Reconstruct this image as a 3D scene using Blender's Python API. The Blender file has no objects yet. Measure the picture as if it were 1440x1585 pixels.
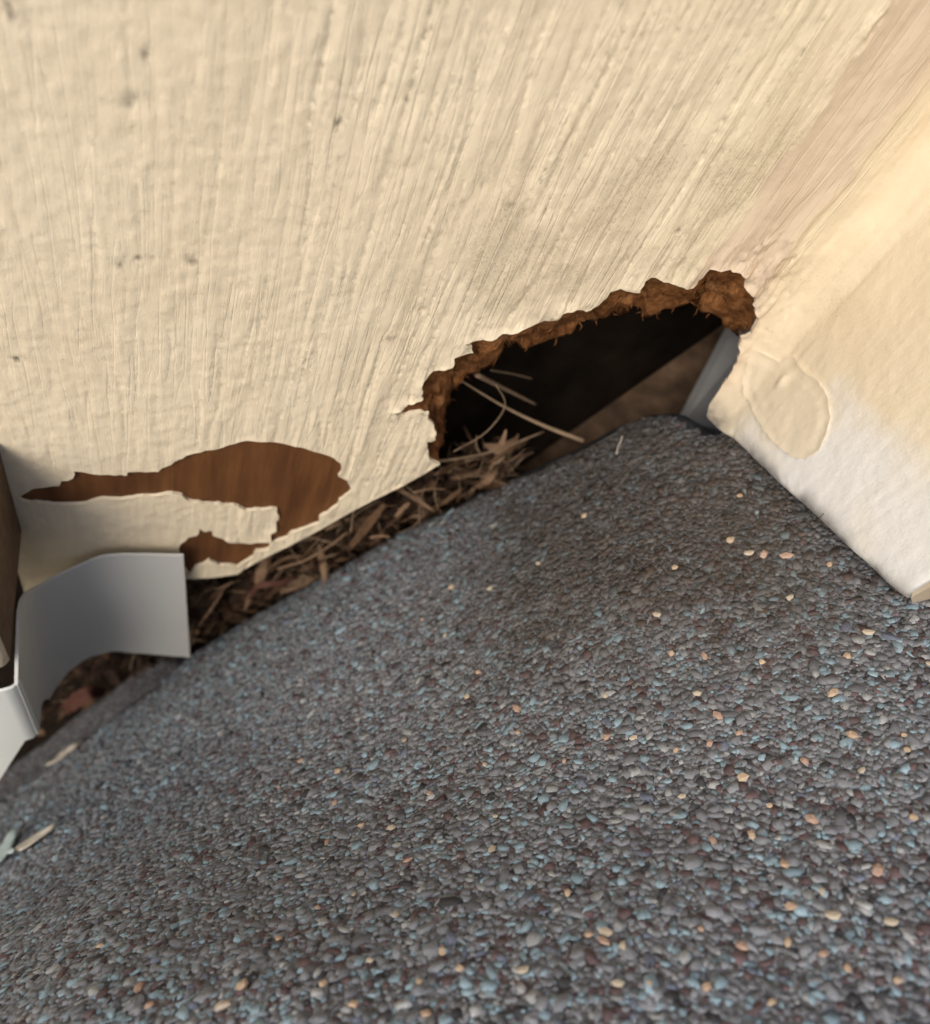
import bpy, math, random
import numpy as np
from mathutils import Vector, Matrix
from mathutils.geometry import delaunay_2d_cdt

rnd = random.Random(7)
rng = np.random.default_rng(11)
S = bpy.context.scene
COL = S.collection

# ---------------------------------------------------------------- camera
FPX = 1300.0
CX, CY = 720.0, 792.5
_d = np.array([250 - CX, 1600 - CY, FPX]); _d /= np.linalg.norm(_d)
AZ = -_d
AX = np.array([1, 0, -_d[0] / _d[2]]); AX /= np.linalg.norm(AX)
AY = np.cross(AZ, AX)
RW = np.array([AX, AY, AZ])                      # world <- lens axes


def ray(p):
    return RW @ np.array([(p[0] - CX) / FPX, (p[1] - CY) / FPX, 1.0])


CAM = -ray((1128, 600)) * 0.17
cam_d = bpy.data.cameras.new('camera')
cam = bpy.data.objects.new('camera', cam_d)
COL.objects.link(cam)
mr = np.stack([RW @ [1, 0, 0], RW @ [0, -1, 0], RW @ [0, 0, -1]], axis=1)
m4 = Matrix.Identity(4)
for i in range(3):
    for j in range(3):
        m4[i][j] = mr[i, j]
    m4[i][3] = CAM[i]
cam.matrix_world = m4
cam_d.sensor_fit = 'HORIZONTAL'
cam_d.sensor_width = 36
cam_d.lens = 36 * FPX / 1440
cam_d.clip_start = 0.004
cam_d.clip_end = 50
cam_d.dof.use_dof = True
cam_d.dof.focus_distance = 0.128
cam_d.dof.aperture_fstop = 21
S.camera = cam

# ---------------------------------------------------------------- sky, sun, exposure
SUN_DIR = Vector((-0.52, -0.52, 0.64)).normalized()
W = bpy.data.worlds.new('World'); S.world = W; W.use_nodes = True
nt = W.node_tree
bg = nt.nodes['Background']
sky = nt.nodes.new('ShaderNodeTexSky')
sky.sky_type = 'NISHITA'; sky.sun_disc = False
sky.sun_elevation = math.asin(SUN_DIR.z)
sky.sun_rotation = math.atan2(SUN_DIR.x, SUN_DIR.y)
sky.air_density = 1.0; sky.dust_density = 3.0; sky.ozone_density = 1.0
nt.links.new(sky.outputs[0], bg.inputs[0])
bg.inputs[1].default_value = 0.15
sl = bpy.data.lights.new('sun', 'SUN'); sl.energy = 1.5; sl.angle = math.radians(30); sl.color = (1, .93, .82)
so = bpy.data.objects.new('sun', sl); COL.objects.link(so)
so.rotation_euler = SUN_DIR.to_track_quat('Z', 'Y').to_euler()
S.view_settings.view_transform = 'Standard'
S.view_settings.look = 'None'
S.view_settings.gamma = 1
S.view_settings.use_curve_mapping = False
S.view_settings.exposure = 0.37
S.render.engine = 'CYCLES'
S.cycles.use_denoising = True
S.cycles.max_bounces = 8
S.cycles.diffuse_bounces = 5


# ---------------------------------------------------------------- helpers
def hash2(ix, iy, seed):
    h = (ix.astype(np.int64) * 374761393 + iy.astype(np.int64) * 668265263 + seed * 974711) & 0xffffffff
    h = ((h ^ (h >> 13)) * 1274126177) & 0xffffffff
    h = h ^ (h >> 16)
    return (h & 0xffff) / 32767.5 - 1.0


def noise(x, y, seed=0):
    x = np.asarray(x, float); y = np.asarray(y, float)
    ix = np.floor(x); iy = np.floor(y)
    fx = x - ix; fy = y - iy
    fx = fx * fx * fx * (fx * (fx * 6 - 15) + 10); fy = fy * fy * fy * (fy * (fy * 6 - 15) + 10)
    a = hash2(ix, iy, seed); b = hash2(ix + 1, iy, seed)
    c = hash2(ix, iy + 1, seed); d = hash2(ix + 1, iy + 1, seed)
    return (a * (1 - fx) + b * fx) * (1 - fy) + (c * (1 - fx) + d * fx) * fy


def fbm(x, y, seed=0, o=3):
    r = 0; a = 1.0; t = 0
    for k in range(o):
        r = r + a * noise(np.asarray(x) * 2 ** k, np.asarray(y) * 2 ** k, seed + k * 17); t += a; a *= .5
    return r / t


def sstep(a, b, x):
    t = np.clip((x - a) / (b - a), 0, 1)
    return t * t * (3 - 2 * t)


def project(P):
    q = (np.asarray(P) - CAM) @ RW           # lens coordinates
    return np.stack([CX + FPX * q[..., 0] / q[..., 2], CY + FPX * q[..., 1] / q[..., 2]], -1)


def on_y(p, y):
    r = ray(p); return CAM + r * (y - CAM[1]) / r[1]


def on_x(p, x):
    r = ray(p); return CAM + r * (x - CAM[0]) / r[0]


def at_depth(p, t):
    return CAM + ray(p) * t


def inpoly(P, poly):
    P = np.asarray(P); poly = np.asarray(poly)
    x, y = P[:, 0], P[:, 1]
    r = np.zeros(len(P), bool)
    n = len(poly); j = n - 1
    for i in range(n):
        xi, yi = poly[i]; xj, yj = poly[j]
        if yi != yj:
            c = ((yi > y) != (yj > y)) & (x < (xj - xi) * (y - yi) / (yj - yi) + xi)
            r ^= c
        j = i
    return r


def distpoly(P, line, closed=False):
    P = np.asarray(P, float); L = np.asarray(line, float)
    d = np.full(len(P), 1e9)
    n = len(L)
    for i in range(n if closed else n - 1):
        a = L[i]; b = L[(i + 1) % n]
        ab = b - a; q = max(ab @ ab, 1e-20)
        t = np.clip(((P - a) @ ab) / q, 0, 1)
        d = np.minimum(d, np.hypot(*(P - a - t[:, None] * ab).T))
    return d


def roughen(line, step, amp, seed, closed=False):
    """subdivide a traced outline and give it a frayed edge"""
    r = random.Random(seed)
    L = [np.asarray(p, float) for p in line]
    if closed: L = L + [L[0]]
    out = []
    for a, b in zip(L[:-1], L[1:]):
        n = max(1, int(np.linalg.norm(b - a) / step))
        nn = np.array([-(b - a)[1], (b - a)[0]]) / max(np.linalg.norm(b - a), 1e-9)
        for k in range(n):
            q = a + (b - a) * k / n
            if k: q = q + nn * r.uniform(-amp, amp)
            out.append(q)
    if not closed: out.append(L[-1])
    return np.array(out)


def mesh_obj(name, V, F, mat, parent=None, smooth=True, mats=None):
    me = bpy.data.meshes.new(name)
    me.from_pydata([tuple(v) for v in V], [], [tuple(int(i) for i in f) for f in F])
    for m in (mats or [mat]):
        me.materials.append(m)
    if smooth:
        me.polygons.foreach_set('use_smooth', [True] * len(me.polygons))
    me.update()
    o = bpy.data.objects.new(name, me)
    COL.objects.link(o)
    if parent: o.parent = parent
    return o


def attr(o, name, vals):
    a = o.data.attributes.new(name, 'FLOAT', 'POINT')
    a.data.foreach_set('value', np.asarray(vals, np.float32))


def thing(o, label, cat, group=None):
    o['label'] = label; o['category'] = cat
    if group: o['group'] = group
    return o


def empty(name, loc, label, cat, group=None):
    """an Empty whose children keep world coordinates"""
    o = bpy.data.objects.new(name, None); COL.objects.link(o)
    o.empty_display_size = .01
    return thing(o, label, cat, group)


def triangulate(pts, edges):
    v, e, f, ov, oe, of = delaunay_2d_cdt([Vector((p[0] * 100, p[1] * 100)) for p in pts], edges, [], 0, 1e-7)
    return np.array([(q[0] / 100, q[1] / 100) for q in v]), np.array([list(t) for t in f if len(t) == 3])


def tube(name, pts, rad, mat, parent=None, n=6, flat=1.0):
    pts = [np.asarray(p, float) for p in pts]
    rad = rad if hasattr(rad, '__len__') else [rad] * len(pts)
    V = []; F = []
    for i, p in enumerate(pts):
        t = pts[min(i + 1, len(pts) - 1)] - pts[max(i - 1, 0)]
        t /= np.linalg.norm(t)
        u = np.cross(t, [.3, .2, .9]); u /= np.linalg.norm(u); w = np.cross(t, u)
        for k in range(n):
            a = 2 * math.pi * k / n
            V.append(p + rad[i] * (u * math.cos(a) + w * flat * math.sin(a)))
    for i in range(len(pts) - 1):
        for k in range(n):
            F.append((i * n + k, i * n + (k + 1) % n, (i + 1) * n + (k + 1) % n, (i + 1) * n + k))
    F.append(tuple(range(n))[::-1]); F.append(tuple((len(pts) - 1) * n + k for k in range(n)))
    return mesh_obj(name, V, F, mat, parent)


def spline(pts, n=24):
    P = [np.asarray(p, float) for p in pts]
    P = [2 * P[0] - P[1]] + P + [2 * P[-1] - P[-2]]
    out = []
    m = len(P) - 3
    for s in range(m):
        k = max(2, n // m)
        for i in range(k):
            t = i / k
            a, b, c, d = P[s:s + 4]
            out.append(.5 * (2 * b + (c - a) * t + (2 * a - 5 * b + 4 * c - d) * t * t + (3 * b - a - 3 * c + d) * t ** 3))
    out.append(P[-2])
    return out


# ---------------------------------------------------------------- materials
class NM:
    def __init__(s, name, rough=.6, spec=.3):
        s.m = bpy.data.materials.new(name); s.m.use_nodes = True
        s.t = s.m.node_tree; s.b = s.t.nodes['Principled BSDF']
        s.b.inputs['Roughness'].default_value = rough
        s.b.inputs['Specular IOR Level'].default_value = spec

    def n(s, typ, **kw):
        q = s.t.nodes.new('ShaderNode' + typ)
        for k, v in kw.items(): setattr(q, k, v)
        return q

    def l(s, a, b): s.t.links.new(a, b)

    def pos(s, scale):
        g = s.n('NewGeometry'); mp = s.n('Mapping'); mp.inputs['Scale'].default_value = scale
        s.l(g.outputs['Position'], mp.inputs[0]); return mp.outputs[0]

    def noise(s, scale, detail=3, rough=.55, vec=(1, 1, 1), dist=0):
        q = s.n('TexNoise'); q.inputs['Scale'].default_value = scale
        q.inputs['Detail'].default_value = detail; q.inputs['Roughness'].default_value = rough
        q.inputs['Distortion'].default_value = dist
        s.l(s.pos(vec), q.inputs['Vector']); return q.outputs['Fac']

    def ramp(s, fac, stops, interp='LINEAR'):
        r = s.n('ValToRGB'); r.color_ramp.interpolation = interp
        el = r.color_ramp.elements
        while len(el) < len(stops): el.new(.5)
        for e, (p, c) in zip(el, stops):
            e.position = p; e.color = (*c, 1) if hasattr(c, '__len__') else (c, c, c, 1)
        s.l(fac, r.inputs[0]); return r.outputs[0]

    def mix(s, fac, a, b, mode='MIX'):
        x = s.n('Mix', data_type='RGBA', blend_type=mode)
        for sock, v in ((x.inputs[0], fac), (x.inputs[6], a), (x.inputs[7], b)):
            if hasattr(v, 'is_linked'): s.l(v, sock)
            elif hasattr(v, '__len__'): sock.default_value = (*v, 1)
            else: sock.default_value = v
        return x.outputs[2]

    def math(s, op, a, b=0.0):
        x = s.n('Math', operation=op)
        for sock, v in ((x.inputs[0], a), (x.inputs[1], b)):
            if hasattr(v, 'is_linked'): s.l(v, sock)
            else: sock.default_value = v
        return x.outputs[0]

    def attr(s, name):
        a = s.n('Attribute', attribute_name=name); return a

    def color(s, c): s.l(c, s.b.inputs['Base Color'])

    def bump(s, h, dist, strength=1.0):
        q = s.n('Bump'); q.inputs['Distance'].default_value = dist; q.inputs['Strength'].default_value = strength
        s.l(h, q.inputs['Height'])
        if s.b.inputs['Normal'].is_linked:
            s.l(s.b.inputs['Normal'].links[0].from_socket, q.inputs['Normal'])
        s.l(q.outputs[0], s.b.inputs['Normal'])


def paint(name, base, alt, rough=.5, pebble=0.0):
    m = NM(name, rough, .35)
    c = m.mix(m.ramp(m.noise(45, 4), [(.35, 0), (.65, 1)]), base, alt)
    c = m.mix(m.math('MULTIPLY', m.attr('bounce_yellow').outputs['Fac'], .14), c, (.74, .57, .33))
    c = m.mix(m.attr('white').outputs['Fac'], c, (.74, .735, .71))
    # dust caught in the finest pores, where the wall carries grime
    g = m.attr('grime').outputs['Fac']
    sp = m.ramp(m.noise(2300, 4, .75), [(.52, 0), (.70, 1)])
    c = m.mix(m.math('MULTIPLY', g, .34), c, (.42, .35, .24))
    c = m.mix(m.math('MULTIPLY', m.math('MULTIPLY', g, sp), .6), c, (.20, .16, .10))
    fl = m.attr('fleck').outputs['Fac']
    c = m.mix(fl, c, (.06, .05, .04))
    st = m.attr('stain').outputs['Fac']
    c = m.mix(st, c, (.55, .43, .325))
    dk = m.attr('edge_dark').outputs['Fac']
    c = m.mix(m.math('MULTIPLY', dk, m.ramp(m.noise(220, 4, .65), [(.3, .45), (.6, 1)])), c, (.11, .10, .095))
    m.color(c)
    if name == 'cream_paint':
        gr = m.attr('grain').outputs['Fac']
        for sc_, zz, d_ in ((330, .07, .00040), (640, .09, .00022)):
            q = m.noise(sc_, 2, .45, (1, 1, zz), .3)
            r_ = m.ramp(q, [(.30, .75), (.44, 1), (.485, .6), (.503, .05), (.54, .75), (.70, 1)])
            m.bump(m.math('MULTIPLY', r_, gr), d_, .8)
    m.bump(m.noise(2600, 3, .6), .00005, .5)
    m.bump(m.noise(420, 3, .6, (1, 1, .45)), .00022, .5 + pebble * .5)
    m.bump(m.noise(900, 2, .5), .00009, .5 + pebble)
    return m.m


MAT_PAINT = paint('cream_paint', (.70, .60, .435), (.73, .635, .47))
MAT_BOARD = paint('trim_board_paint', (.70, .60, .435), (.73, .635, .47), .55, .3)
MAT_CAULK = paint('old_caulk', (.70, .60, .435), (.73, .635, .47), .5)
MAT_SMEAR = paint('cream_smear', (.70, .605, .45), (.73, .64, .48), .45)

m = NM('hardboard', .75, .2)
c = m.ramp(m.noise(260, 4, .6, (1, 1, .12)), [(.3, (.080, .031, .010)), (.55, (.135, .055, .018)), (.8, (.19, .085, .030))])
c = m.mix(m.ramp(m.noise(60, 3), [(.4, 0), (.75, .5)]), c, (.07, .026, .010))
m.color(c)
m.bump(m.noise(900, 3, .6, (1, 1, .08)), .00025, .7)
m.bump(m.noise(1400, 3, .6, (.3, 1, 1)), .0001, .5)
MAT_HARD = m.m

m = NM('torn_fibre', .9, .1)
c = m.ramp(m.noise(420, 5, .7), [(.30, (.08, .030, .010)), (.5, (.25, .105, .036)), (.68, (.37, .18, .075)), (.85, (.46, .26, .13))])
c = m.mix(m.ramp(m.noise(90, 2), [(.45, 0), (.7, .55)]), c, (.085, .034, .013))
m.color(c)
m.bump(m.noise(1800, 5, .75, (1, 1, .6)), .0006, .9)
m.bump(m.noise(500, 4, .7), .0012, .7)
MAT_FIBRE = m.m

m = NM('granule_rock', .62, .32)
vc = m.attr('Col').outputs['Color']
c = m.mix(.35, vc, m.mix(1.0, vc, m.ramp(m.noise(2600, 3), [(.3, .45), (.7, 1.5)]), 'MULTIPLY'))
m.color(c)
m.bump(m.noise(3500, 3, .6), .00005, .5)
MAT_GRAN = m.m

m = NM('asphalt_sheet', .8, .25)
v = m.n('TexVoronoi'); v.inputs['Scale'].default_value = 900
m.l(m.pos((1, 1, 1)), v.inputs['Vector'])
hs = m.n('SeparateColor'); m.l(v.outputs['Color'], hs.inputs[0])
c = m.ramp(hs.outputs[0], [(0, (.05, .05, .052)), (.4, (.12, .122, .126)), (.75, (.18, .186, .194)), (.93, (.12, .07, .072)), (1, (.25, .31, .33))])
m.color(c)
m.bump(v.outputs['Distance'], .0008, .8)
MAT_ASPH = m.m

m = NM('bare_felt', .85, .2)
m.color(m.ramp(m.noise(300, 4), [(.3, (.016, .017, .019)), (.7, (.045, .047, .05))]))
m.bump(m.noise(900, 3), .0004, .6)
MAT_FELT = m.m

m = NM('grey_coil', .6, .25)
m.color(m.mix(m.noise(60, 3), (.47, .475, .46), (.52, .525, .51)))
m.bump(m.noise(90, 2), .0002, .25)
MAT_COIL = m.m
m = NM('white_coil', .35, .5)
m.color(m.mix(m.noise(70, 3), (.70, .73, .71), (.76, .79, .77)))
m.bump(m.noise(90, 2), .0002, .25)
MAT_WCOIL = m.m

m = NM('old_lumber', .85, .15)
m.color(m.ramp(m.noise(140, 4, .6, (.2, 1, 1)), [(.3, (.03, .019, .012)), (.55, (.085, .054, .034)), (.8, (.16, .105, .068))]))
m.bump(m.noise(300, 4, .6, (.15, 1, 1)), .0008, .6)
MAT_WOOD = m.m

m = NM('cavity_dark', .95, .05)
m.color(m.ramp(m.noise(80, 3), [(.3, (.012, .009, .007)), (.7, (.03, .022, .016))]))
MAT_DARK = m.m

m = NM('galvanised', .45, .4)
m.color(m.mix(m.noise(120, 3, .5, (.2, 1, 1)), (.17, .165, .16), (.27, .265, .255)))
m.bump(m.noise(260, 3, .5, (.1, .1, 1)), .0003, .5)
MAT_GALV = m.m


def dry(name, a, b, rough=.75):
    m = NM(name, rough, .25)
    m.color(m.mix(m.ramp(m.noise(350, 4, .6), [(.3, 0), (.7, 1)]), a, b))
    m.bump(m.noise(1500, 2), .0001, .6)
    return m.m


MAT_STRAW = dry('dry_straw', (.15, .105, .065), (.24, .17, .11))
MAT_LEAF1 = dry('dry_leaf_brown', (.05, .026, .013), (.115, .064, .034))
MAT_LEAF2 = dry('dry_leaf_tan', (.12, .072, .042), (.21, .132, .08))
MAT_LEAF3 = dry('dry_leaf_dark', (.02, .011, .007), (.05, .028, .016))
MAT_LEAF4 = dry('dry_leaf_red', (.045, .016, .011), (.08, .032, .021))
MAT_PALE = dry('bleached_leaf', (.36, .46, .45), (.52, .60, .57))
MAT_SEED = dry('bleached_seed', (.50, .44, .36), (.66, .60, .50))
MAT_HAIR = dry('hair', (.05, .04, .035), (.08, .07, .06))

# ---------------------------------------------------------------- the two boards and their filled corner
RF = 0.0065                                  # radius of the filled inside corner
LF = RF * math.pi / 2
XL = on_y((22, 780), 0)[0]                  # where the left trim board starts


def prof(s):
    """point and outward normal of the wall profile at running length s"""
    s = np.asarray(s, float)
    th = np.clip(s / RF, 0, math.pi / 2)
    x = np.where(s < 0, -RF + s, -RF + RF * np.sin(th))
    y = np.where(s < 0, 0.0, -RF + RF * np.cos(th))
    y = np.where(s > LF, -RF - (s - LF), y)
    return np.stack([x, y], -1), np.stack([-np.sin(th), -np.cos(th)], -1)


def to_prof(p):
    """a photograph point on the wall profile: (s, z)"""
    r = ray(p)
    q = on_y(p, 0)
    if q[0] <= -RF: return np.array([q[0] + RF, q[2]])
    q = on_x(p, 0)
    if q[1] <= -RF: return np.array([LF + (-RF - q[1]), q[2]])
    o = CAM[:2] + RF; a = r[:2] @ r[:2]; b = 2 * o @ r[:2]; cc = o @ o - RF * RF
    t = (-b + math.sqrt(max(b * b - 4 * a * cc, 0))) / (2 * a)
    q = CAM + r * t
    return np.array([RF * math.atan2(q[0] + RF, q[1] + RF), q[2]])


PEEL = [(25, 771), (50, 757), (68, 755), (92, 753), (95, 745), (113, 740), (115, 729), (140, 733), (196, 737), (198, 731), (245, 730),
        (265, 720), (288, 705), (310, 700), (345, 693), (383, 682), (420, 684), (450, 690), (480, 697), (510, 706), (527, 716), (530, 730),
        (524, 738), (538, 744), (544, 761), (525, 776), (522, 784), (512, 789), (496, 800), (493, 811), (470, 817), (452, 825), (445, 833), (426, 838),
        (413, 852), (397, 853), (392, 862), (378, 869), (368, 876), (356, 874), (340, 875), (324, 868), (314, 873), (301, 878), (294, 889),
        (280, 872), (276, 850), (279, 843), (292, 832), (305, 829), (309, 819), (317, 824), (327, 822), (329, 829), (356, 840), (370, 841), (388, 843), (397, 840),
        (420, 839), (420, 825), (428, 822), (428, 808), (432, 805), (429, 789), (420, 788), (381, 790), (369, 785), (292, 776), (282, 768),
        (267, 765), (213, 770), (187, 773), (157, 773), (133, 780), (117, 780), (83, 780), (47, 778)]
BOTTOM = [(-30, 1045), (20, 1020), (285, 897), (330, 896), (368, 889), (378, 881), (413, 862), (452, 843), (496, 820), (541, 795), (579, 774), (627, 752), (675, 722), (681, 717)]
HOLE = [(669, 713), (664, 709), (664, 700), (662, 683), (673, 681), (675, 666), (669, 655), (662, 649), (664, 638), (634, 641), (621, 644), (608, 638),
        (626, 633), (632, 625), (645, 621), (653, 617), (653, 593), (664, 580), (679, 572), (701, 565), (703, 554), (720, 550), (733, 546), (731, 537), (720, 530),
        (748, 525), (767, 522), (778, 516), (797, 514), (807, 506), (838, 499), (863, 498), (871, 483), (893, 477), (907, 483), (940, 463),
        (946, 454), (961, 448), (971, 451), (990, 451), (998, 433), (1008, 429), (1027, 435), (1047, 439), (1064, 447), (1074, 446), (1088, 431), (1099, 417),
        (1123, 414), (1144, 418), (1154, 429), (1153, 446), (1171, 458), (1166, 474), (1173, 489), (1162, 512), (1147, 522), (1144, 545), (1139, 562), (1117, 598)]
BOARDEDGE = [(1099, 625), (1094, 645), (1110, 662), (1150, 697), (1200, 747), (1250, 791), (1300, 840), (1350, 885), (1393, 926)]
SMEAR = [(1156, 566), (1150, 590), (1152, 612), (1162, 625), (1168, 640), (1185, 668), (1205, 690), (1225, 705), (1248, 709), (1268, 697), (1280, 672), (1286, 645), (1282, 615),
         (1268, 590), (1245, 575), (1228, 552), (1205, 560), (1180, 545), (1165, 540)]

peel = roughen([to_prof(p) for p in PEEL], .0010, .00022, 3, True)
bottom = np.array([to_prof(p) for p in BOTTOM])
hole = roughen([to_prof(p) for p in HOLE], .0007, .00022, 5)
bedge = roughen([to_prof(p) for p in BOARDEDGE], .002, .0001, 6)
smear = roughen([to_prof(p) for p in SMEAR], .0008, .00012, 8, True)
S_END = bedge[-1, 0]
ZTOP = 0.14
SL = XL + RF - .003
b0 = bottom[0] * 1.0
low = bottom.copy()
low = low[low[:, 0] > SL + .0005]
z_l = low[0, 1] - (low[0, 0] - SL) * 1.2
outline = np.concatenate([[(SL, z_l)], low, hole, bedge, [(S_END, ZTOP), (SL, ZTOP)]])
S1, S2 = -.0015, LF - .001                      # seam between panel / fill / trim board


def grid_pts():
    P = []
    # fine where the photograph looks, coarser above it
    s_lo = np.concatenate([np.arange(SL + .0003, -.09, .00030), np.arange(-.09, -.006, .00021), np.arange(-.006, LF, .0003), np.arange(LF, S_END, .0004)])
    for z in np.concatenate([np.arange(-.125, .078, .0009), np.arange(.08, ZTOP, .006)]):
        P.append(np.stack([s_lo + rng.uniform(-1, 1, len(s_lo)) * 4e-5, np.full(len(s_lo), z) + rng.uniform(-1, 1, len(s_lo)) * 1.5e-4], -1))
    P = np.concatenate(P)
    P = P[inpoly(P, outline)]
    # keep what the picture can see from here or from a step aside
    pr, _ = prof(P[:, 0])
    uv = project(np.column_stack([pr, P[:, 1]]))
    vis = (uv[:, 0] > -150) & (uv[:, 0] < 1620) & (uv[:, 1] > -200)
    keep = vis | (rng.random(len(P)) < .04)
    P = P[keep]
    near = np.minimum(distpoly(P, outline, True), np.minimum(distpoly(P, peel, True), distpoly(P, smear, True)))
    return P[near > .00014]


G = grid_pts()
pts = [tuple(p) for p in G]
edges = []


def loop(L, closed=True):
    b = len(pts)
    pts.extend(tuple(p) for p in L)
    n = len(L)
    edges.extend((b + i, b + (i + 1) % n) for i in range(n if closed else n - 1))


loop(outline); loop(peel); loop(smear)
V2, T = triangulate(pts, edges)
cen = V2[T].mean(1)
ins = inpoly(cen, outline)
inpeel = inpoly(cen, peel)
insm = inpoly(cen, smear)

# relief: height of the paint over the board, in metres
s, z = V2[:, 0], V2[:, 1]
warp = s + .0012 * fbm(s / .014, z / .035, 1) + .00045 * noise(s / .006, z / .014, 4)
bold = sstep(-.125, -.035, s) * .84 + .16
def valleys(n_): return np.abs(n_) ** .62 - .55


big = valleys(noise(warp / .0026 + .35 * noise(s / .006, z / .012, 25), z / .026, 24))
mid = valleys(noise(warp / .0012 + .2 * noise(s / .004, z / .006, 30), z / .016, 26))
fine = noise(warp / .00055, z / .010, 27)
weave = noise(s / .0016, z / .00095, 28) * (1 - sstep(-.10, -.06, s)) + .35 * noise(s / .0013, z / .0016, 29)
r1 = noise(warp / .00125, z / .028, 21)
r2 = noise(warp / .00060, z / .014, 22)
r3 = noise(warp / .0030, z / .05, 23)
ridge = (1 - np.abs(r1) * 2.2) * .5 + .35 * r2 + .55 * r3
groove = -np.clip(noise(warp / .0021, z / .04, 31) - .25, 0, 1) * 1.3
wallmask = 1 - .85 * sstep(-.020, -.014, s + .0015 * noise(z / .006, s * 0, 33))
quiet = .55 + .45 * sstep(-.35, .2, fbm(s / .016, z / .03, 77))
h = wallmask * (bold * quiet * (.00074 * big + .00036 * mid) + .00006 * fine * (.4 + bold) + .00008 * weave + bold * .00012 * groove)
h += wallmask * .00012 * fbm(s / .006, z / .0055, 41)
h += .00006 * fbm(s / .0016, z / .0013, 42)
fil = sstep(-.018, -.014, s) * (1 - sstep(LF - .002, LF + .004, s))
st1 = noise(s / .0026 + .5 * noise(s / .01, z / .01, 52), z / .035, 51)
h += fil * (.00035 * st1 + .00016 * noise(s / .0011, z / .018, 54) + .00022 * fbm(s / .005, z / .006, 53))
_wg = .0012 * noise(z / .008, s * 0, 34) + .0005 * noise(z / .0025, s * 0, 35)
h += .00042 * np.exp(-((s + .0178 - _wg) / .0006) ** 2) * np.clip(.4 + noise(z / .012, s * 0, 36), 0, 1)
h += .00030 * np.exp(-((s + .0150 - .7 * _wg) / .0005) ** 2) * np.clip(.3 + noise(z / .010, s * 0, 37), 0, 1)
h += .00030 * np.exp(-((s + .0050 + .6 * _wg) / .0008) ** 2) * np.clip(.4 + noise(z / .014, s * 0, 38), 0, 1)
brd = sstep(LF - .002, LF + .004, s)
h += brd * (.00009 * fbm(s / .004, z / .005, 61) + .00006 * fbm(s / .0011, z / .0014, 62))
# smear of filler on the trim board
dsm = distpoly(V2, smear, True)
ism = inpoly(V2, smear) | (dsm < 1e-6)
lift = np.where(ism, .00012 + .00026 * np.cos(2 * math.pi * dsm / .0026 + .9 * noise(s / .004, z / .004, 68)) * np.exp(-dsm / .0035) + .00012 * np.exp(-(dsm / .0006) ** 2) * (.45 + .55 * noise(s / .006, z / .006, 66)) + .00028 * fbm(s / .0035, z / .006, 67) * sstep(0, .002, dsm), 0)
low_side = sstep(.004, -.006, z)
h += lift * (.35 + .65 * low_side)
nub = to_prof((1212, 590)); h += .0007 * np.exp(-(((s - nub[0]) / .0007) ** 2 + ((z - nub[1]) / .0017) ** 2))
# crumbled filler right of the hole
cr = to_prof((1172, 425)); dcr = np.hypot(s - cr[0], (z - cr[1]) * .8)
h += np.exp(-(dcr / .006) ** 2) * .0011 * fbm(s / .0015, z / .0015, 71)
cr2 = to_prof((1168, 500)); dcr2 = np.hypot(s - cr2[0], (z - cr2[1]) * .5)
h += np.exp(-(dcr2 / .005) ** 2) * .0007 * fbm(s / .0010, z / .004, 72)
# paint lifting along its broken edges
dpe = distpoly(V2, peel, True); dho = distpoly(V2, hole)
h += .00022 * np.exp(-dpe / .0009) * (.4 + noise(s / .003, z / .003, 81)) + .0006 * np.exp(-dho / .0012) * (.5 + .8 * noise(s / .002, z / .002, 82)) * (s < LF)

# grime and other tones carried by the paint
grime = np.zeros(len(V2)); fleck = np.zeros(len(V2)); stain = np.zeros(len(V2)); edge_dark = np.zeros(len(V2))
for px, w, a in [((790, 410), (.012, .014), .9), ((640, 500), (.012, .010), .7), ((930, 330), (.010, .012), .8), ((1090, 300), (.010, .014), .8), ((1180, 260), (.008, .01), .7), ((870, 440), (.012, .008), .8),
                 ((700, 620), (.01, .01), .35), ((1010, 420), (.01, .008), .5), ((1185, 425), (.006, .007), 1.), ((1300, 470), (.01, .01), .5)]:
    q = to_prof(px); grime += a * np.exp(-(((s - q[0]) / w[0]) ** 2 + ((z - q[1]) / w[1]) ** 2))
grime = np.clip(grime * (.5 + .9 * noise(s / .005, z / .006, 91)) + .10, 0, 1)
for px, w in [((183, 408), .0005), ((210, 402), .0006), ((237, 403), .0004), ((300, 404), .0005), ((205, 155), .0007), ((653, 482), .0006), ((27, 556), .0007), ((5, 18), .0010), ((1050, 357), .0004),
              ((70, 25), .0006), ((230, 90), .0005), ((262, 54), .0003), ((830, 119), .0003), ((860, 150), .0002), ((1190, 428), .0008), ((788, 317), .0004), ((805, 335), .0004), ((524, 190), .0003), ((606, 525), .0005)]:
    q = to_prof(px); d2 = ((s - q[0]) / (w * 1.3)) ** 2 + ((z - q[1]) / w) ** 2
    k = np.exp(-d2) * (.6 + .5 * noise(s / .0006, z / .0006, 93)); fleck += k; h -= .0004 * k
fleck = np.clip(fleck * 1.5 * (.35 + noise(s / .0007, z / .0011, 94)), 0, .8)
stain = .78 * sstep(-.0185, -.0165, s - _wg) * (1 - sstep(-.0065, -.0030, s + _wg)) * (.75 + .35 * noise(s / .003, z / .02, 95))
dho_r = distpoly(V2, hole[-60:])
stain = np.clip(stain + .5 * np.exp(-dho_r / .003) * (s > -.012), 0, .75)
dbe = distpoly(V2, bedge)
edge_dark = .85 * np.exp(-(dbe / .0026) ** 2) * sstep(.5, -.3, noise(s / .006, z / .006, 97)) * sstep(.006, .010, s)  # darker in patches along the trim board's lower edge
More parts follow.
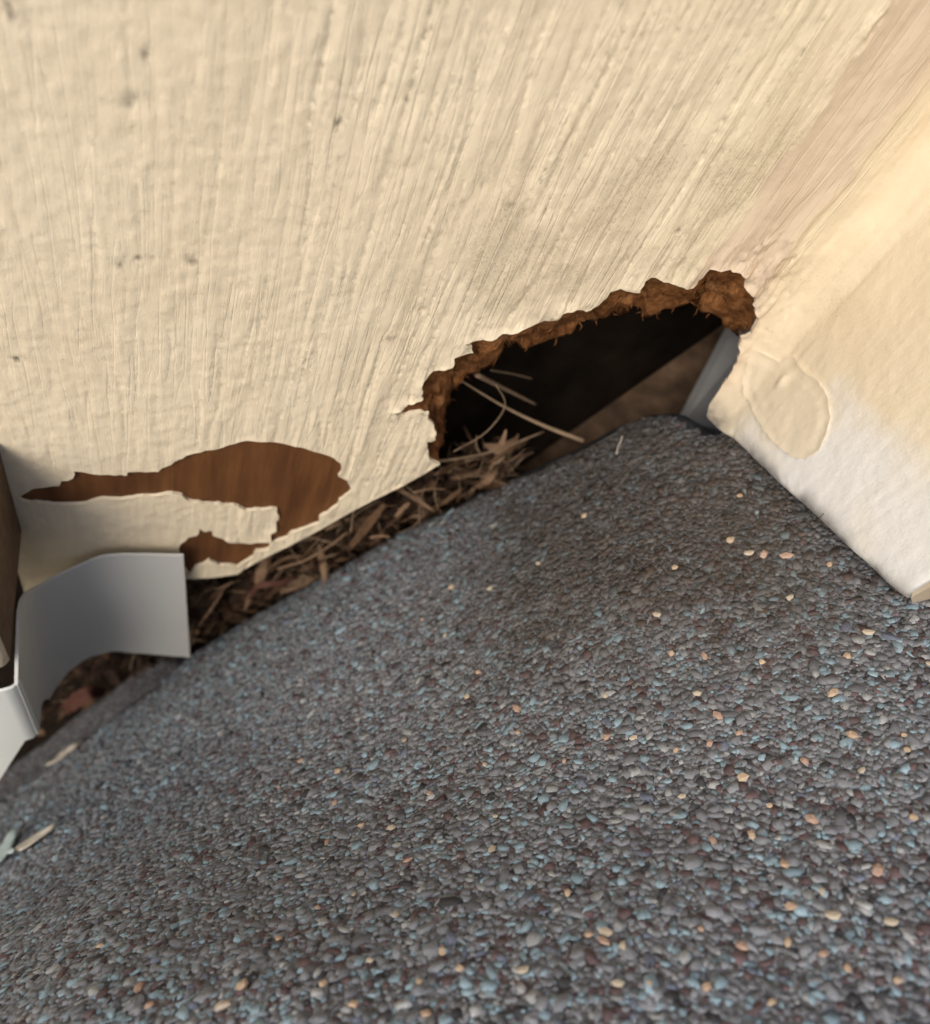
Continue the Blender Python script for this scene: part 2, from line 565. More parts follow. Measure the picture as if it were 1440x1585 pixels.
edge_dark += 1.0 * np.exp(-(np.hypot(s - bedge[1, 0], z - bedge[1, 1]) / .0045) ** 2)  # dark stain at its lower left tip
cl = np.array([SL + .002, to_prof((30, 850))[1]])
edge_dark += .4 * np.exp(-(((s - cl[0]) / .006) ** 2 + ((z - cl[1]) / .02) ** 2))  # darker at the left end of the siding
edge_dark = np.clip(edge_dark, 0, 1)
grain = (.15 + .85 * bold) * quiet * .38
bounce_yellow = 1.3 * sstep(-.0065, -.003, s) * (1 - sstep(.004, .013, s)) * (.7 + .4 * noise(s / .004, z / .03, 96)) * sstep(-.01, .03, z)  # warm bounce light in the corner, put into the paint colour
wl = (s - LF) * 0.55 - .020 + .010 * fbm(s / .012, z / .012, 99) + .004 * noise(s / .003, z / .004, 98)
_dn = dbe - .0095 - .012 * fbm(s / .012, z / .012, 99) - .10 * np.clip(s - LF - .005, 0, 1) * 1.6
white = sstep(.010, -.008, _dn) * sstep(.008, .020, s) * np.where(ism, .12, 1)  # whiter lower part, largely skylight put into the colour
# rounded lower arris of the trim board
arr = np.where((s > .012), np.clip(1 - dbe / .0032, 0, 1), 0)
h -= .0010 * (1 - np.sqrt(np.clip(1 - arr ** 2, 0, 1)))
arr2 = np.clip(1 - (S_END - s) / .002, 0, 1)
h -= 0.0006 * (1 - np.sqrt(np.clip(1 - arr2 ** 2, 0, 1)))

h = np.where(s < S1 + .001, np.maximum(h, -.0006), h)
pxy, nxy = prof(s)
P3 = np.column_stack([pxy + nxy * h[:, None], z])
N3 = np.column_stack([nxy, np.zeros(len(s))])


def region(name, mask, mat, parent, thick):
    """one paint region as a mesh with a real broken edge of the given thickness"""
    t = T[mask]
    used, inv = np.unique(t, return_inverse=True); t = inv.reshape(t.shape)
    V = P3[used]; N = N3[used]
    # orient towards the outside
    a, b, c_ = V[t[:, 0]], V[t[:, 1]], V[t[:, 2]]
    fl = np.einsum('ij,ij->i', np.cross(b - a, c_ - a), N[t[:, 0]]) < 0
    t[fl] = t[fl][:, ::-1]
    ec = {}
    for tri in t:
        for i in range(3):
            e = (int(tri[i]), int(tri[(i + 1) % 3]))
            ec[e] = 1
    bd = [e for e in ec if (e[1], e[0]) not in ec and frozenset((int(used[e[0]]), int(used[e[1]]))) not in INNER_E]
    bv = sorted({i for e in bd for i in e}); nbv = len(bv)
    mt = {v: len(V) + k for k, v in enumerate(bv)}; mp = {v: len(V) + nbv + k for k, v in enumerate(bv)}
    V2_ = np.concatenate([V, V[bv], V[bv] - N[bv] * thick])
    F = [tuple(x) for x in t] + [(mt[e[1]], mt[e[0]], mp[e[0]], mp[e[1]]) for e in bd]
    o = mesh_obj(name, V2_, F, mat, parent)
    idx = np.concatenate([used, used[bv], used[bv]])
    for nme, arr_ in (('grime', grime), ('fleck', fleck), ('stain', stain), ('edge_dark', edge_dark), ('white', white), ('grain', grain), ('bounce_yellow', bounce_yellow)):
        attr(o, nme, arr_[idx])
    # keep the broken edge crisp
    sm = np.ones(len(F), bool); sm[len(t):] = False
    o.data.polygons.foreach_set('use_smooth', sm)
    return o


_c = {}
for _t in T[ins & ~inpeel]:
    for _i in range(3):
        _k = frozenset((int(_t[_i]), int(_t[(_i + 1) % 3]))); _c[_k] = _c.get(_k, 0) + 1
INNER_E = {k for k, v in _c.items() if v == 2}
panel = empty('siding_panel', None, 'cream painted wood grain siding panel, rotted through at its lower edge', 'siding')
board = empty('corner_board', None, 'cream painted board, whiter towards its lower edge, meeting the siding at right, swirl of filler near its foot', 'trim board')
region('paint_film', ins & ~inpeel & (cen[:, 0] < S1), MAT_PAINT, panel, .00075)
region('caulk_bead', ins & (cen[:, 0] >= S1) & (cen[:, 0] < S2) & ~insm, MAT_CAULK, board, .0007)
region('painted_face', ins & (cen[:, 0] >= S2) & ~insm, MAT_BOARD, board, .0025)
region('caulk_smear', ins & insm, MAT_SMEAR, board, .003)

# hardboard core of the panel: shows where the paint has peeled
hole_w = hole[hole[:, 0] < S1 - .004]
core_out = np.concatenate([[(SL, z_l)], low, hole_w, [(hole_w[-1, 0], ZTOP), (SL, ZTOP)]])
V2c, Tc = triangulate([tuple(p) for p in core_out], [(i, (i + 1) % len(core_out)) for i in range(len(core_out))])
Tc = Tc[inpoly(V2c[Tc].mean(1), core_out)]
nc = len(V2c)
cx = V2c[:, 0] - RF
front = np.column_stack([cx, np.full(nc, .00080), V2c[:, 1]])
back = front + [0, .0105, 0]
F = [tuple(t[::-1]) for t in Tc] + [tuple(t + nc) for t in Tc]
n = len(core_out)
idx = [int(np.argmin(np.hypot(*(V2c - p).T))) for p in core_out]
F += [(idx[i], idx[(i + 1) % n], idx[(i + 1) % n] + nc, idx[i] + nc) for i in range(n)]
mesh_obj('hardboard_core', np.concatenate([front, back]), F, MAT_HARD, panel, smooth=False)

# the panel goes on behind and past the left trim board
_x = SL - RF
Ve = [(_x, .002, z_l + .05), (_x, .002, ZTOP), (-.40, .002, ZTOP), (-.40, .002, z_l + .05 - (_x + .40) * 1.2)]
Ve += [(a, .011, c_) for a, b_, c_ in Ve]
mesh_obj('panel_beyond', Ve, [(0, 1, 2, 3), (7, 6, 5, 4), (0, 4, 5, 1), (1, 5, 6, 2), (2, 6, 7, 3), (3, 7, 4, 0)], MAT_PAINT, panel, smooth=False)

# torn edge of the hole: a ragged sloping band of fibres
INNER = [(671, 706), (677, 700), (684, 690), (688, 657), (694, 636), (701, 614), (705, 602), (716, 597), (720, 587), (737, 578), (759, 571), (770, 562), (780, 548), (785, 530), (800, 530), (811, 544),
         (827, 536), (863, 522), (893, 511), (921, 497), (940, 494), (959, 486), (990, 478), (996, 487), (1008, 488), (1022, 482), (1033, 484), (1057, 480), (1080, 470), (1084, 481), (1096, 489), (1115, 496), (1127, 505), (1142, 516), (1150, 520)]
k1 = next(i for i, p in enumerate(HOLE) if p == (1162, 512))
outer_px = np.array(HOLE[:k1 + 1], float)
inner_px = np.array(INNER, float)


def resample(L, n, u=None):
    L = np.asarray(L, float); d = np.concatenate([[0], np.cumsum(np.hypot(*np.diff(L, axis=0).T))]); d /= d[-1]
    u = np.linspace(0, 1, n) if u is None else u
    return np.column_stack([np.interp(u, d, L[:, k]) for k in range(L.shape[1])])


def match(outer, inner, n):
    """walk along both edges pairing near points, monotone"""
    O = resample(outer, n); I = resample(inner, n * 3)
    D = np.hypot(O[:, None, 0] - I[None, :, 0], O[:, None, 1] - I[None, :, 1])
    cost = np.full(D.shape, 1e18); cost[0] = D[0] + np.arange(D.shape[1]) * .3
    arg = np.zeros(D.shape, int)
    for i in range(1, n):
        best = np.minimum.accumulate(cost[i - 1])
        bi = np.zeros(D.shape[1], int); cur = 0
        for j in range(D.shape[1]):
            if cost[i - 1][j] <= cost[i - 1][cur]: cur = j
            bi[j] = cur
        cost[i] = D[i] + best + (np.arange(D.shape[1]) - bi) * .25; arg[i] = bi
    j = int(np.argmin(cost[-1])); path = [j]
    for i in range(n - 1, 0, -1):
        j = arg[i][j]; path.append(j)
    path = path[::-1]
    sm = np.convolve(np.pad(np.array(path, float), 4, mode='edge'), np.ones(9) / 9, 'valid')
    return O, np.column_stack([np.interp(sm, np.arange(len(I)), I[:, k]) for k in (0, 1)])


NR, ND = 520, 13
O, I = match(outer_px, inner_px, NR)
# the true broken outline for the first row
hole_u = hole[:np.argmin(np.hypot(*(hole - to_prof((1162, 512))).T)) + 1]
hr = resample(hole_u, NR)
Vr = []
for i in range(NR):
    so_ = to_prof(O[i]); pp, nn = prof(so_[0])
    p0 = np.array([pp[0], pp[1], so_[1]]) - np.array([nn[0], nn[1], 0]) * .0003 * 1.0
    pf = prof(hr[i, 0])
    y_in = .0065 + .0015 * math.sin(i * .05)
    p1 = on_y(I[i], y_in)
    for k in range(ND):
        t = k / (ND - 1)
        Vr.append(p0 * (1 - t) + p1 * t)
Vr = np.array(Vr)
ii = np.repeat(np.arange(NR), ND); kk = np.tile(np.arange(ND), NR) / (ND - 1)
amp = np.sin(np.clip(kk, 0.0, 1) * math.pi * .5) ** .6
nz = fbm(ii / 22., kk * 3.2, 101, 4); nz2 = fbm(ii / 7., kk * 6, 103, 3); layer = np.abs(noise(ii / 60., kk * 5 + .6 * noise(ii / 25., kk, 109), 105))
Vr[:, 1] += amp * (.0016 * nz + .0007 * nz2 + .0012 * layer) * 1.2
Vr[:, 2] += amp * (.0008 * fbm(ii / 9., kk * 4, 107, 3))
Vr[:, 0] += amp * (.0006 * fbm(ii / 6., kk * 4, 108, 3))
Fr = [(i * ND + k, (i + 1) * ND + k, (i + 1) * ND + k + 1, i * ND + k + 1) for i in range(NR - 1) for k in range(ND - 1)]
# return of the torn band to the back of the board
nb = len(Vr)
rear = Vr[ND - 1::ND] * .4 + Vr[0::ND] * .6 + [0, .007, 0]
Vr = np.concatenate([Vr, rear])
Fr += [(i * ND + ND - 1, (i + 1) * ND + ND - 1, nb + i + 1, nb + i) for i in range(NR - 1)]
rim = mesh_obj('torn_edge', Vr, Fr, MAT_FIBRE, panel)
# loose fibres standing out of the torn edge
Vf = []; Ff = []
for q in range(380):
    i = rnd.randrange(4, NR - 4); k = rnd.randrange(3, ND)
    p = Vr[i * ND + k]; dr = (Vr[i * ND + min(k + 1, ND - 1)] - Vr[i * ND + k - 1]); dr /= np.linalg.norm(dr) + 1e-9
    dr = dr * rnd.uniform(.2, 1) + np.array([rnd.uniform(-.8, .8), rnd.uniform(-.9, .1), rnd.uniform(-.6, .5)]); dr /= np.linalg.norm(dr)
    L = rnd.uniform(.0005, .0020); w = rnd.uniform(.00005, .00018)
    sd = np.cross(dr, [rnd.random(), rnd.random(), rnd.random()]); sd /= np.linalg.norm(sd)
    b = len(Vf); bend = np.array([rnd.uniform(-1, 1) for _ in range(3)]) * L * .25
    Vf += [p - sd * w, p + sd * w, p + dr * L * .5 + sd * w * .8 + bend, p + dr * L * .5 - sd * w * .8 + bend, p + dr * L + bend * .3, p + np.cross(dr, sd) * w * 1.5 + dr * L * .3]
    Ff += [(b, b + 1, b + 2, b + 3), (b + 3, b + 2, b + 4), (b, b + 5, b + 3), (b + 1, b + 2, b + 5)]
fo = mesh_obj('loose_fibres', Vf, Ff, MAT_FIBRE, panel); fo['kind'] = 'stuff'

# end grain and thickness of the corner board, in shade at the right edge
YE = -RF - (S_END - LF)
ec0 = on_y((1396, 922), YE)

q1 = on_y((1418, 957), YE); q2 = on_y((1448, 951), YE)
YF = YE - .0003
x0 = .0012
xs_ = [.0008, .0016, q1[0], q2[0], .026]
zb_ = [ec0[2] + .0012, ec0[2] - .0004, q1[2], q2[2], q2[2] + .006]
Ve = []
for zz in (0, 1, 2): Ve += [(x_, YF + (.0006 if k == 0 else 0), z_ if zz == 0 else (ec0[2] + .02 if zz == 1 else ZTOP)) for k, (x_, z_) in enumerate(zip(xs_, zb_))]
Fe = [(r * 5 + k, r * 5 + k + 1, r * 5 + 6 + k, r * 5 + 5 + k) for r in (0, 1) for k in range(4)]
eo = mesh_obj('board_core', Ve, Fe, dry('shaded_board_edge', (.40, .33, .24), (.48, .40, .30)), board, smooth=False)
sm_ = eo.modifiers.new('thick', 'SOLIDIFY'); sm_.thickness = .003; sm_.offset = -1

# ---------------------------------------------------------------- roof surface
e1 = np.array([.62379438, 0, .7815885]); n_r = np.array([-.7484339, .2881659, .59733333])
e2 = np.cross(n_r, e1)
if e2[1] > 0: e2 = -e2                         # away from the wall
O_r = at_depth((720, 1100), .155)
CTRL = [((1100, 665), .1765), ((1400, 945), .1335), ((1440, 1200), .110), ((1440, 1585), .086), ((1000, 1585), .087), ((720, 1585), .091), ((400, 1585), .094),
        ((200, 1530), .105), ((0, 1585), .106), ((0, 1450), .138), ((0, 1350), .185), ((0, 1235), .255), ((120, 1160), .258), ((300, 1010), .247),
        ((200, 1300), .170), ((300, 1150), .203), ((500, 1000), .200), ((650, 825), .214), ((800, 760), .201), ((1000, 650), .188), ((720, 1200), .138), ((720, 1000), .168),
        ((1000, 900), .150), ((1200, 755), .161), ((500, 1300), .137), ((1000, 1200), .124), ((1250, 1000), .132)]
Q = np.array([at_depth(p, t) for p, t in CTRL]) - O_r
ca = np.column_stack([Q @ e1, Q @ e2]); ch = Q @ n_r
ring = [(.45 * math.cos(k * math.pi / 4), .45 * math.sin(k * math.pi / 4)) for k in range(8)]
ca = np.concatenate([ca, ring]); ch = np.concatenate([ch, [-.0] * 8])


def U(r2): return np.where(r2 > 1e-18, r2 * np.log(r2 + 1e-18), 0)


nC = len(ca)
K = U(((ca[:, None] - ca[None]) ** 2).sum(-1)) + np.eye(nC) * 6e-4
Pm = np.column_stack([np.ones(nC), ca])
A = np.block([[K, Pm], [Pm.T, np.zeros((3, 3))]])
sol = np.linalg.solve(A, np.concatenate([ch, np.zeros(3)]))


def H(ab):
    ab = np.atleast_2d(ab)
    r = U(((ab[:, None] - ca[None]) ** 2).sum(-1)) @ sol[:nC] + sol[nC] + ab @ sol[nC + 1:]
    return r + .0005 * fbm(ab[:, 0] / .02, ab[:, 1] / .02, 201, 2)


def roof_pt(ab, off=0.0):
    ab = np.atleast_2d(ab)
    return O_r + ab[:, :1] * e1 + ab[:, 1:] * e2 + (H(ab) + off)[:, None] * n_r


def to_roof(p):
    r = ray(p); lo = None
    ts = np.linspace(.06, .45, 400)
    Pp = CAM + ts[:, None] * r - O_r
    g = Pp @ n_r - H(np.column_stack([Pp @ e1, Pp @ e2]))
    sgn = np.where((g[:-1] > 0) & (g[1:] <= 0))[0]
    if len(sgn): 
        k = sgn[0]; t = ts[k] + (ts[k + 1] - ts[k]) * g[k] / (g[k] - g[k + 1])
    else: t = ts[np.argmin(np.abs(g))]
    Pp = CAM + t * r - O_r
    return np.array([Pp @ e1, Pp @ e2])


EDGE = [(-60, 1275), (0, 1236), (60, 1195), (110, 1157), (175, 1110), (240, 1066), (300, 1010), (400, 946), (520, 876), (640, 806), (760, 748), (880, 694), (950, 656), (992, 638), (1040, 644), (1095, 668)]
_e = np.array([to_roof(p) for p in EDGE])
_t = np.gradient(_e, axis=0); _t /= np.linalg.norm(_t, axis=1)[:, None]
_nn = np.column_stack([_t[:, 1], -_t[:, 0]]); _nn[_nn[:, 1] > 0] *= -1
_w = np.interp(np.arange(len(EDGE)), [0, 4, 6, 8, 9, 12, 13, 15], [.0, .001, .0030, .0046, .005, .005, .004, .0015])
edge = roughen(list(_e + _nn * _w[:, None]), .003, .0003, 12)
d_out = edge[-1]
below = [to_roof((1095, 676)) + np.array([.012, .000]), to_roof((1400, 945)) + np.array([.03, -.004])]
roof_poly = np.concatenate([edge, below, [(.30, .12), (.30, .42), (-.45, .42), (-.45, edge[0, 1])]])
# points
gp = np.stack(np.meshgrid(np.arange(-.2, .2, .003), np.arange(-.12, .2, .003)), -1).reshape(-1, 2) + rng.uniform(-.0006, .0006, (134 * 107, 2))
far = np.stack(np.meshgrid(np.arange(-.45, .3, .03), np.arange(-.1, .42, .03)), -1).reshape(-1, 2)
far = far[(np.abs(far[:, 0]) > .2) | (far[:, 1] > .2)]
gp = np.concatenate([gp, far]); gp = gp[inpoly(gp, roof_poly)]
gp = gp[distpoly(gp, roof_poly, True) > .0008]
ring1 = []
for off in (.0007, .0015, .0026, .004, .0055, .0075, .010):
    for i in range(1, len(edge) - 1):
        t = edge[i + 1] - edge[i - 1]; t /= np.linalg.norm(t); nrm = np.array([t[1], -t[0]])
        if nrm[1] < 0: nrm = -nrm
        ring1.append(edge[i] + nrm * off)
pp = [tuple(p) for p in np.concatenate([gp, np.array(ring1)])]
b = len(pp); pp += [tuple(p) for p in roof_poly]
ee = [(b + i, b + (i + 1) % len(roof_poly)) for i in range(len(roof_poly))]
Vr2, Tr = triangulate(pp, ee)
Tr = Tr[inpoly(Vr2[Tr].mean(1), roof_poly)]


_ke = to_roof((300, 1010))[0]
_ka, _kb, _kc = to_roof((540, 890))[0], to_roof((700, 800))[0], to_roof((1000, 650))[0]


def roll(ab):
    """how far the shingle's free edge rolls down"""
    d = distpoly(ab, edge)
    w_ = sstep(_ke - .03, _ka + .01, ab[:, 0])
    w_ = w_ * (1 - .7 * sstep(_kc - .002, _kc + .008, ab[:, 0]))
    k = np.clip(1 - d / (.0045 + .0105 * w_), 0, 1)
    return -(.0008 + .0064 * w_) * (1 - np.sqrt(np.clip(1 - k ** 2, 0, 1)))


VR = roof_pt(Vr2) + roll(Vr2)[:, None] * n_r
sg = np.cross(VR[Tr[:, 1]] - VR[Tr[:, 0]], VR[Tr[:, 2]] - VR[Tr[:, 0]]) @ n_r
Tr[sg < 0] = Tr[sg < 0][:, ::-1]


def felt_w(ab): return .0042 * sstep(_ka, _kb, ab[:, 0]) * (1 - .95 * sstep(_kc - .012, _kc + .002, ab[:, 0])) * (1 + .4 * noise(ab[:, 0] / .006, ab[:, 1] / .006, 221))


# thickness at the free edge
ecn = {}
for t in Tr:
    for i in range(3): ecn[(int(t[i]), int(t[(i + 1) % 3]))] = 1
bd = [e for e in ecn if (e[1], e[0]) not in ecn]
bv = sorted({i for e in bd for i in e}); mp = {v_: len(VR) + k for k, v_ in enumerate(bv)}
VRr = np.concatenate([VR, VR[bv] - n_r * .0045])
FR = [tuple(t) for t in Tr] + [(e[1], e[0], mp[e[0]], mp[e[1]]) for e in bd]
shingle = mesh_obj('roof_shingle', VRr, FR, MAT_ASPH, smooth=True, mats=[MAT_ASPH, MAT_FELT])
thing(shingle, 'domed grey granule covered asphalt roof shingle in the foreground below the siding', 'shingle')
mi = np.zeros(len(FR), int); mi[len(Tr):] = 1
dcen = distpoly(Vr2[Tr].mean(1), edge); mi[:len(Tr)][dcen < .0020 + felt_w(Vr2[Tr].mean(1))] = 1
shingle.data.polygons.foreach_set('material_index', mi)

# granules: real crushed stone chips
t_ = (1 + 5 ** .5) / 2
ICO = np.array([(-1, t_, 0), (1, t_, 0), (-1, -t_, 0), (1, -t_, 0), (0, -1, t_), (0, 1, t_), (0, -1, -t_), (0, 1, -t_), (t_, 0, -1), (t_, 0, 1), (-t_, 0, -1), (-t_, 0, 1)]) / math.sqrt(1 + t_ * t_)
ICOF = np.array([(0, 11, 5), (0, 5, 1), (0, 1, 7), (0, 7, 10), (0, 10, 11), (1, 5, 9), (5, 11, 4), (11, 10, 2), (10, 7, 6), (7, 1, 8), (3, 9, 4), (3, 4, 2), (3, 2, 6), (3, 6, 8), (3, 8, 9), (4, 9, 5), (2, 4, 11), (6, 2, 10), (8, 6, 7), (9, 8, 1)])


def frames(ab):
    e = .0008
    gx = (H(ab + [e, 0]) - H(ab - [e, 0])) / (2 * e); gy = (H(ab + [0, e]) - H(ab - [0, e])) / (2 * e)
    N = n_r - gx[:, None] * e1 - gy[:, None] * e2
    N /= np.linalg.norm(N, axis=1)[:, None]
    Ua = np.cross(N, np.array([.2, .5, .1])); Ua /= np.linalg.norm(Ua, axis=1)[:, None]
    return N, Ua, np.cross(N, Ua)


def visible(ab, mg=240):
    uv = project(roof_pt(ab))
    return (uv[:, 0] > -mg) & (uv[:, 0] < 1440 + mg) & (uv[:, 1] > 500) & (uv[:, 1] < 1585 + mg)


SP = .00070
ga = np.stack(np.meshgrid(np.arange(-.2, .2, SP), np.arange(-.12, .2, SP)), -1).reshape(-1, 2)
ga = ga + rng.uniform(-.5, .5, ga.shape) * SP
ga = ga[inpoly(ga, roof_poly) & visible(ga)]
de = distpoly(ga, edge)
ga = ga[(de > .0020 + felt_w(ga)) & (rng.random(len(ga)) < sstep(.0015, .005, de - felt_w(ga)) * .92 + .08)]
NG = len(ga)
size = np.clip(rng.lognormal(math.log(.00052), .33, NG), .00022, .00115)
kind = rng.random(NG)
cols = np.zeros((NG, 3))
gray = rng.uniform(.115, .25, NG)
cols[:] = gray[:, None] * np.array([.95, 1.0, 1.08])
patch = fbm(ga[:, 0] / .022, ga[:, 1] / .022, 301, 2) * .5
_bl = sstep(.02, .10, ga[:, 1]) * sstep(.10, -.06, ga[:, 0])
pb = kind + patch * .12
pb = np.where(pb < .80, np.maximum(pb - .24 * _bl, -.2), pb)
cols[:] = cols * (1 + .35 * _bl[:, None])  # lighter towards the lower left: sky sheen put into the chip colours
k_ = pb < .14; cols[k_] = rng.uniform(.8, 1.3, (k_.sum(), 1)) * np.array([.215, .30, .345])
k_ = (pb >= .14) & (pb < .20); cols[k_] = rng.uniform(.7, 1.3, (k_.sum(), 1)) * np.array([.29, .30, .30])
k_ = (pb > .80) & (pb < .90); cols[k_] = rng.uniform(.7, 1.3, (k_.sum(), 1)) * np.array([.105, .072, .074])
k_ = (pb >= .90) & (pb < .94); cols[k_] = rng.uniform(.7, 1.2, (k_.sum(), 1)) * np.array([.045, .046, .05])
k_ = (pb >= .94) & (pb < .96); cols[k_] = rng.uniform(.8, 1.2, (k_.sum(), 1)) * np.array([.13, .15, .20])
# rot dust washed out of the hole lies on the stones below it
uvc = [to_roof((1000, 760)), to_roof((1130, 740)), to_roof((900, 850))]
dust_shade = np.zeros(NG)
for c0, w in zip(uvc, (.040, .036, .034)): dust_shade += np.exp(-((ga - c0) ** 2).sum(1) / w ** 2)
dust_shade += .75 * np.exp(-np.maximum(distpoly(ga, edge) - .004, 0) / .006) * sstep(_ke - .02, _ka, ga[:, 0])  # painted shade: stones darkened along the shingle's upper rim
dust_shade = np.clip(dust_shade * (.68 + .4 * fbm(ga[:, 0] / .006, ga[:, 1] / .006, 311)), 0, .92) * rng.uniform(.75, 1, NG)
cols = cols * (1 - dust_shade[:, None]) + dust_shade[:, None] * np.array([.058, .044, .032]) * rng.uniform(.5, 1.2, (NG, 1))
PT = roof_pt(ga); N, Ua, Ub = frames(ga)
PT = PT + roll(ga)[:, None] * n_r
_g = np.stack([(roll(ga + np.array(v_)) - roll(ga - np.array(v_))) / .001 for v_ in ((.0005, 0), (0, .0005))], -1)
N = N - _g[:, :1] * e1 - _g[:, 1:] * e2; N /= np.linalg.norm(N, axis=1)[:, None]
Ua = np.cross(N, np.array([.2, .5, .1])); Ua /= np.linalg.norm(Ua, axis=1)[:, None]; Ub = np.cross(N, Ua)
ang = rng.uniform(0, 2 * math.pi, NG)
ux = Ua * np.cos(ang)[:, None] + Ub * np.sin(ang)[:, None]; uy = np.cross(N, ux)
tilt = rng.normal(0, .15, (NG, 2)); Nt = N + ux * tilt[:, :1] + uy * tilt[:, 1:]; Nt /= np.linalg.norm(Nt, axis=1)[:, None]
ux = ux - Nt * (ux * Nt).sum(1)[:, None]; ux /= np.linalg.norm(ux, axis=1)[:, None]; uy = np.cross(Nt, ux)
sx = size * rng.uniform(.9, 1.6, NG); sy = size * rng.uniform(.7, 1.1, NG); sz = size * rng.uniform(.11, .23, NG)
NGON = 6
th_ = (np.arange(NGON)[None] + rng.uniform(-.32, .32, (NG, NGON))) * 2 * math.pi / NGON
rad_ = rng.uniform(.62, 1.22, (NG, NGON))
topk = rng.uniform(.74, .97, (NG, NGON))
low_ = np.stack([np.cos(th_) * rad_, np.sin(th_) * rad_, np.full((NG, NGON), -1.0)], -1)
top_ = np.stack([np.cos(th_) * rad_ * topk, np.sin(th_) * rad_ * topk, 1 + rng.uniform(-.35, .35, (NG, NGON))], -1)
loc = np.concatenate([low_, top_], 1)
Vg = PT[:, None] + loc[..., :1] * (ux * sx[:, None])[:, None] + loc[..., 1:2] * (uy * sy[:, None])[:, None] + loc[..., 2:] * (Nt * sz[:, None])[:, None] + (N * (rng.uniform(-.02, .24, NG) * size)[:, None])[:, None]
CHIPF = []
for k in range(NGON):
    k2 = (k + 1) % NGON
    CHIPF += [(k, k2, NGON + k2), (k, NGON + k2, NGON + k)]
for k in range(1, NGON - 1): CHIPF.append((NGON, NGON + k, NGON + k + 1))
CHIPF = np.array(CHIPF)
Fg = (CHIPF[None] + (np.arange(NG) * 12)[:, None, None]).reshape(-1, 3)


def fast_mesh(name, V, F, mat, parent=None):
    me = bpy.data.meshes.new(name)
    me.vertices.add(len(V)); me.vertices.foreach_set('co', np.asarray(V, np.float32).ravel())
    me.loops.add(F.size); me.loops.foreach_set('vertex_index', F.astype(np.int32).ravel())
    me.polygons.add(len(F)); me.polygons.foreach_set('loop_start', np.arange(0, F.size, 3, dtype=np.int32))
    me.update(calc_edges=True); me.validate()
    me.materials.append(mat)
    o = bpy.data.objects.new(name, me); COL.objects.link(o)
    if parent: o.parent = parent
    return o


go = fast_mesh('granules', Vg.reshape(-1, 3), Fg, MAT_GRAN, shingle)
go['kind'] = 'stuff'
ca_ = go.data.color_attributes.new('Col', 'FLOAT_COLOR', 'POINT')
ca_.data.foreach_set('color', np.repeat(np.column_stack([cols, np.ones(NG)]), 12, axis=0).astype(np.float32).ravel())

# the pale tan stones can be picked apart one by one
TAN = [(835, 873), (760, 912), (1130, 838), (1160, 858), (1183, 860), (1218, 862), (1285, 875), (1223, 927), (1345, 981), (1145, 769), (1040, 1013), (1018, 953), (1313, 1018), (1180, 1027), (1092, 1018),
       (742, 1042), (725, 1080), (801, 1099), (802, 1136), (938, 1079), (940, 1142), (981, 1144), (628, 1147), (1113, 1110), (1100, 1153), (1145, 1137), (1047, 1163), (875, 1180), (752, 1186), (525, 1196), (467, 1180), (432, 1220), (520, 1245),
       (1400, 1140), (1405, 1163), (1335, 1195), (1080, 1075), (1056, 1235), (1192, 1250), (1150, 1205), (1290, 1075), (1440, 1030), (666, 1231), (768, 1266), (507, 1307), (632, 1335), (762, 1318), (560, 1280), (607, 1284), (1215, 1340), (1258, 1270), (1105, 1304), (1165, 1295), (1272, 1382),
       (548, 1388), (157, 1467), (215, 1533), (432, 1457), (493, 1408), (574, 1490), (614, 1420), (502, 1526), (547, 1558), (650, 1523), (712, 1503), (685, 1475), (660, 1572), (912, 1450), (938, 1445), (935, 1460), (965, 1467), (1005, 1525), (957, 1525), (1225, 1405), (1290, 1420), (1275, 1480), (1360, 1350), (1415, 1268),
       (1150, 1467), (1220, 1462), (1312, 1500), (1380, 1430), (700, 910), (905, 800), (655, 960), (690, 985), (1320, 1140), (1245, 1180), (880, 1385), (1085, 1440), (810, 1505), (345, 1560), (232, 1560), (375, 1530), (1045, 880), (1390, 1520), (1195, 1555), (1095, 1530)]
variants = []
for q in range(8):
    L = ICO * (1 + rng.uniform(-.25, .25, (12, 1))) * np.array([rng.uniform(1.0, 1.5), rng.uniform(.75, 1.0), rng.uniform(.4, .6)])
    me = bpy.data.meshes.new('granule'); me.from_pydata([tuple(v_) for v_ in L], [], [tuple(int(i) for i in f) for f in ICOF])
    tc = [(.46, .33, .23), (.52, .40, .28), (.42, .29, .22), (.50, .43, .33)][q % 4]
    me.materials.append(dry('tan_stone_%d' % q, tc, tuple(x * .8 for x in tc), .6))
    variants.append(me)
for p in TAN:
    ab = to_roof(p)[None]
    Nn, u_, w_ = frames(ab); a = rnd.uniform(0, 6.28)
    x_ = u_[0] * math.cos(a) + w_[0] * math.sin(a); y_ = np.cross(Nn[0], x_)
    o = bpy.data.objects.new('granule', rnd.choice(variants)); COL.objects.link(o)
    sz_ = rnd.choice([.55, .65, .75, .85, 1.0]) * .00090
    P0 = roof_pt(ab)[0] + Nn[0] * .00034
    M = Matrix.Identity(4)
    for r_ in range(3):
        M[r_][0] = x_[r_] * sz_; M[r_][1] = y_[r_] * sz_; M[r_][2] = Nn[0][r_] * sz_; M[r_][3] = P0[r_]
    o.parent = shingle
    o.matrix_world = M

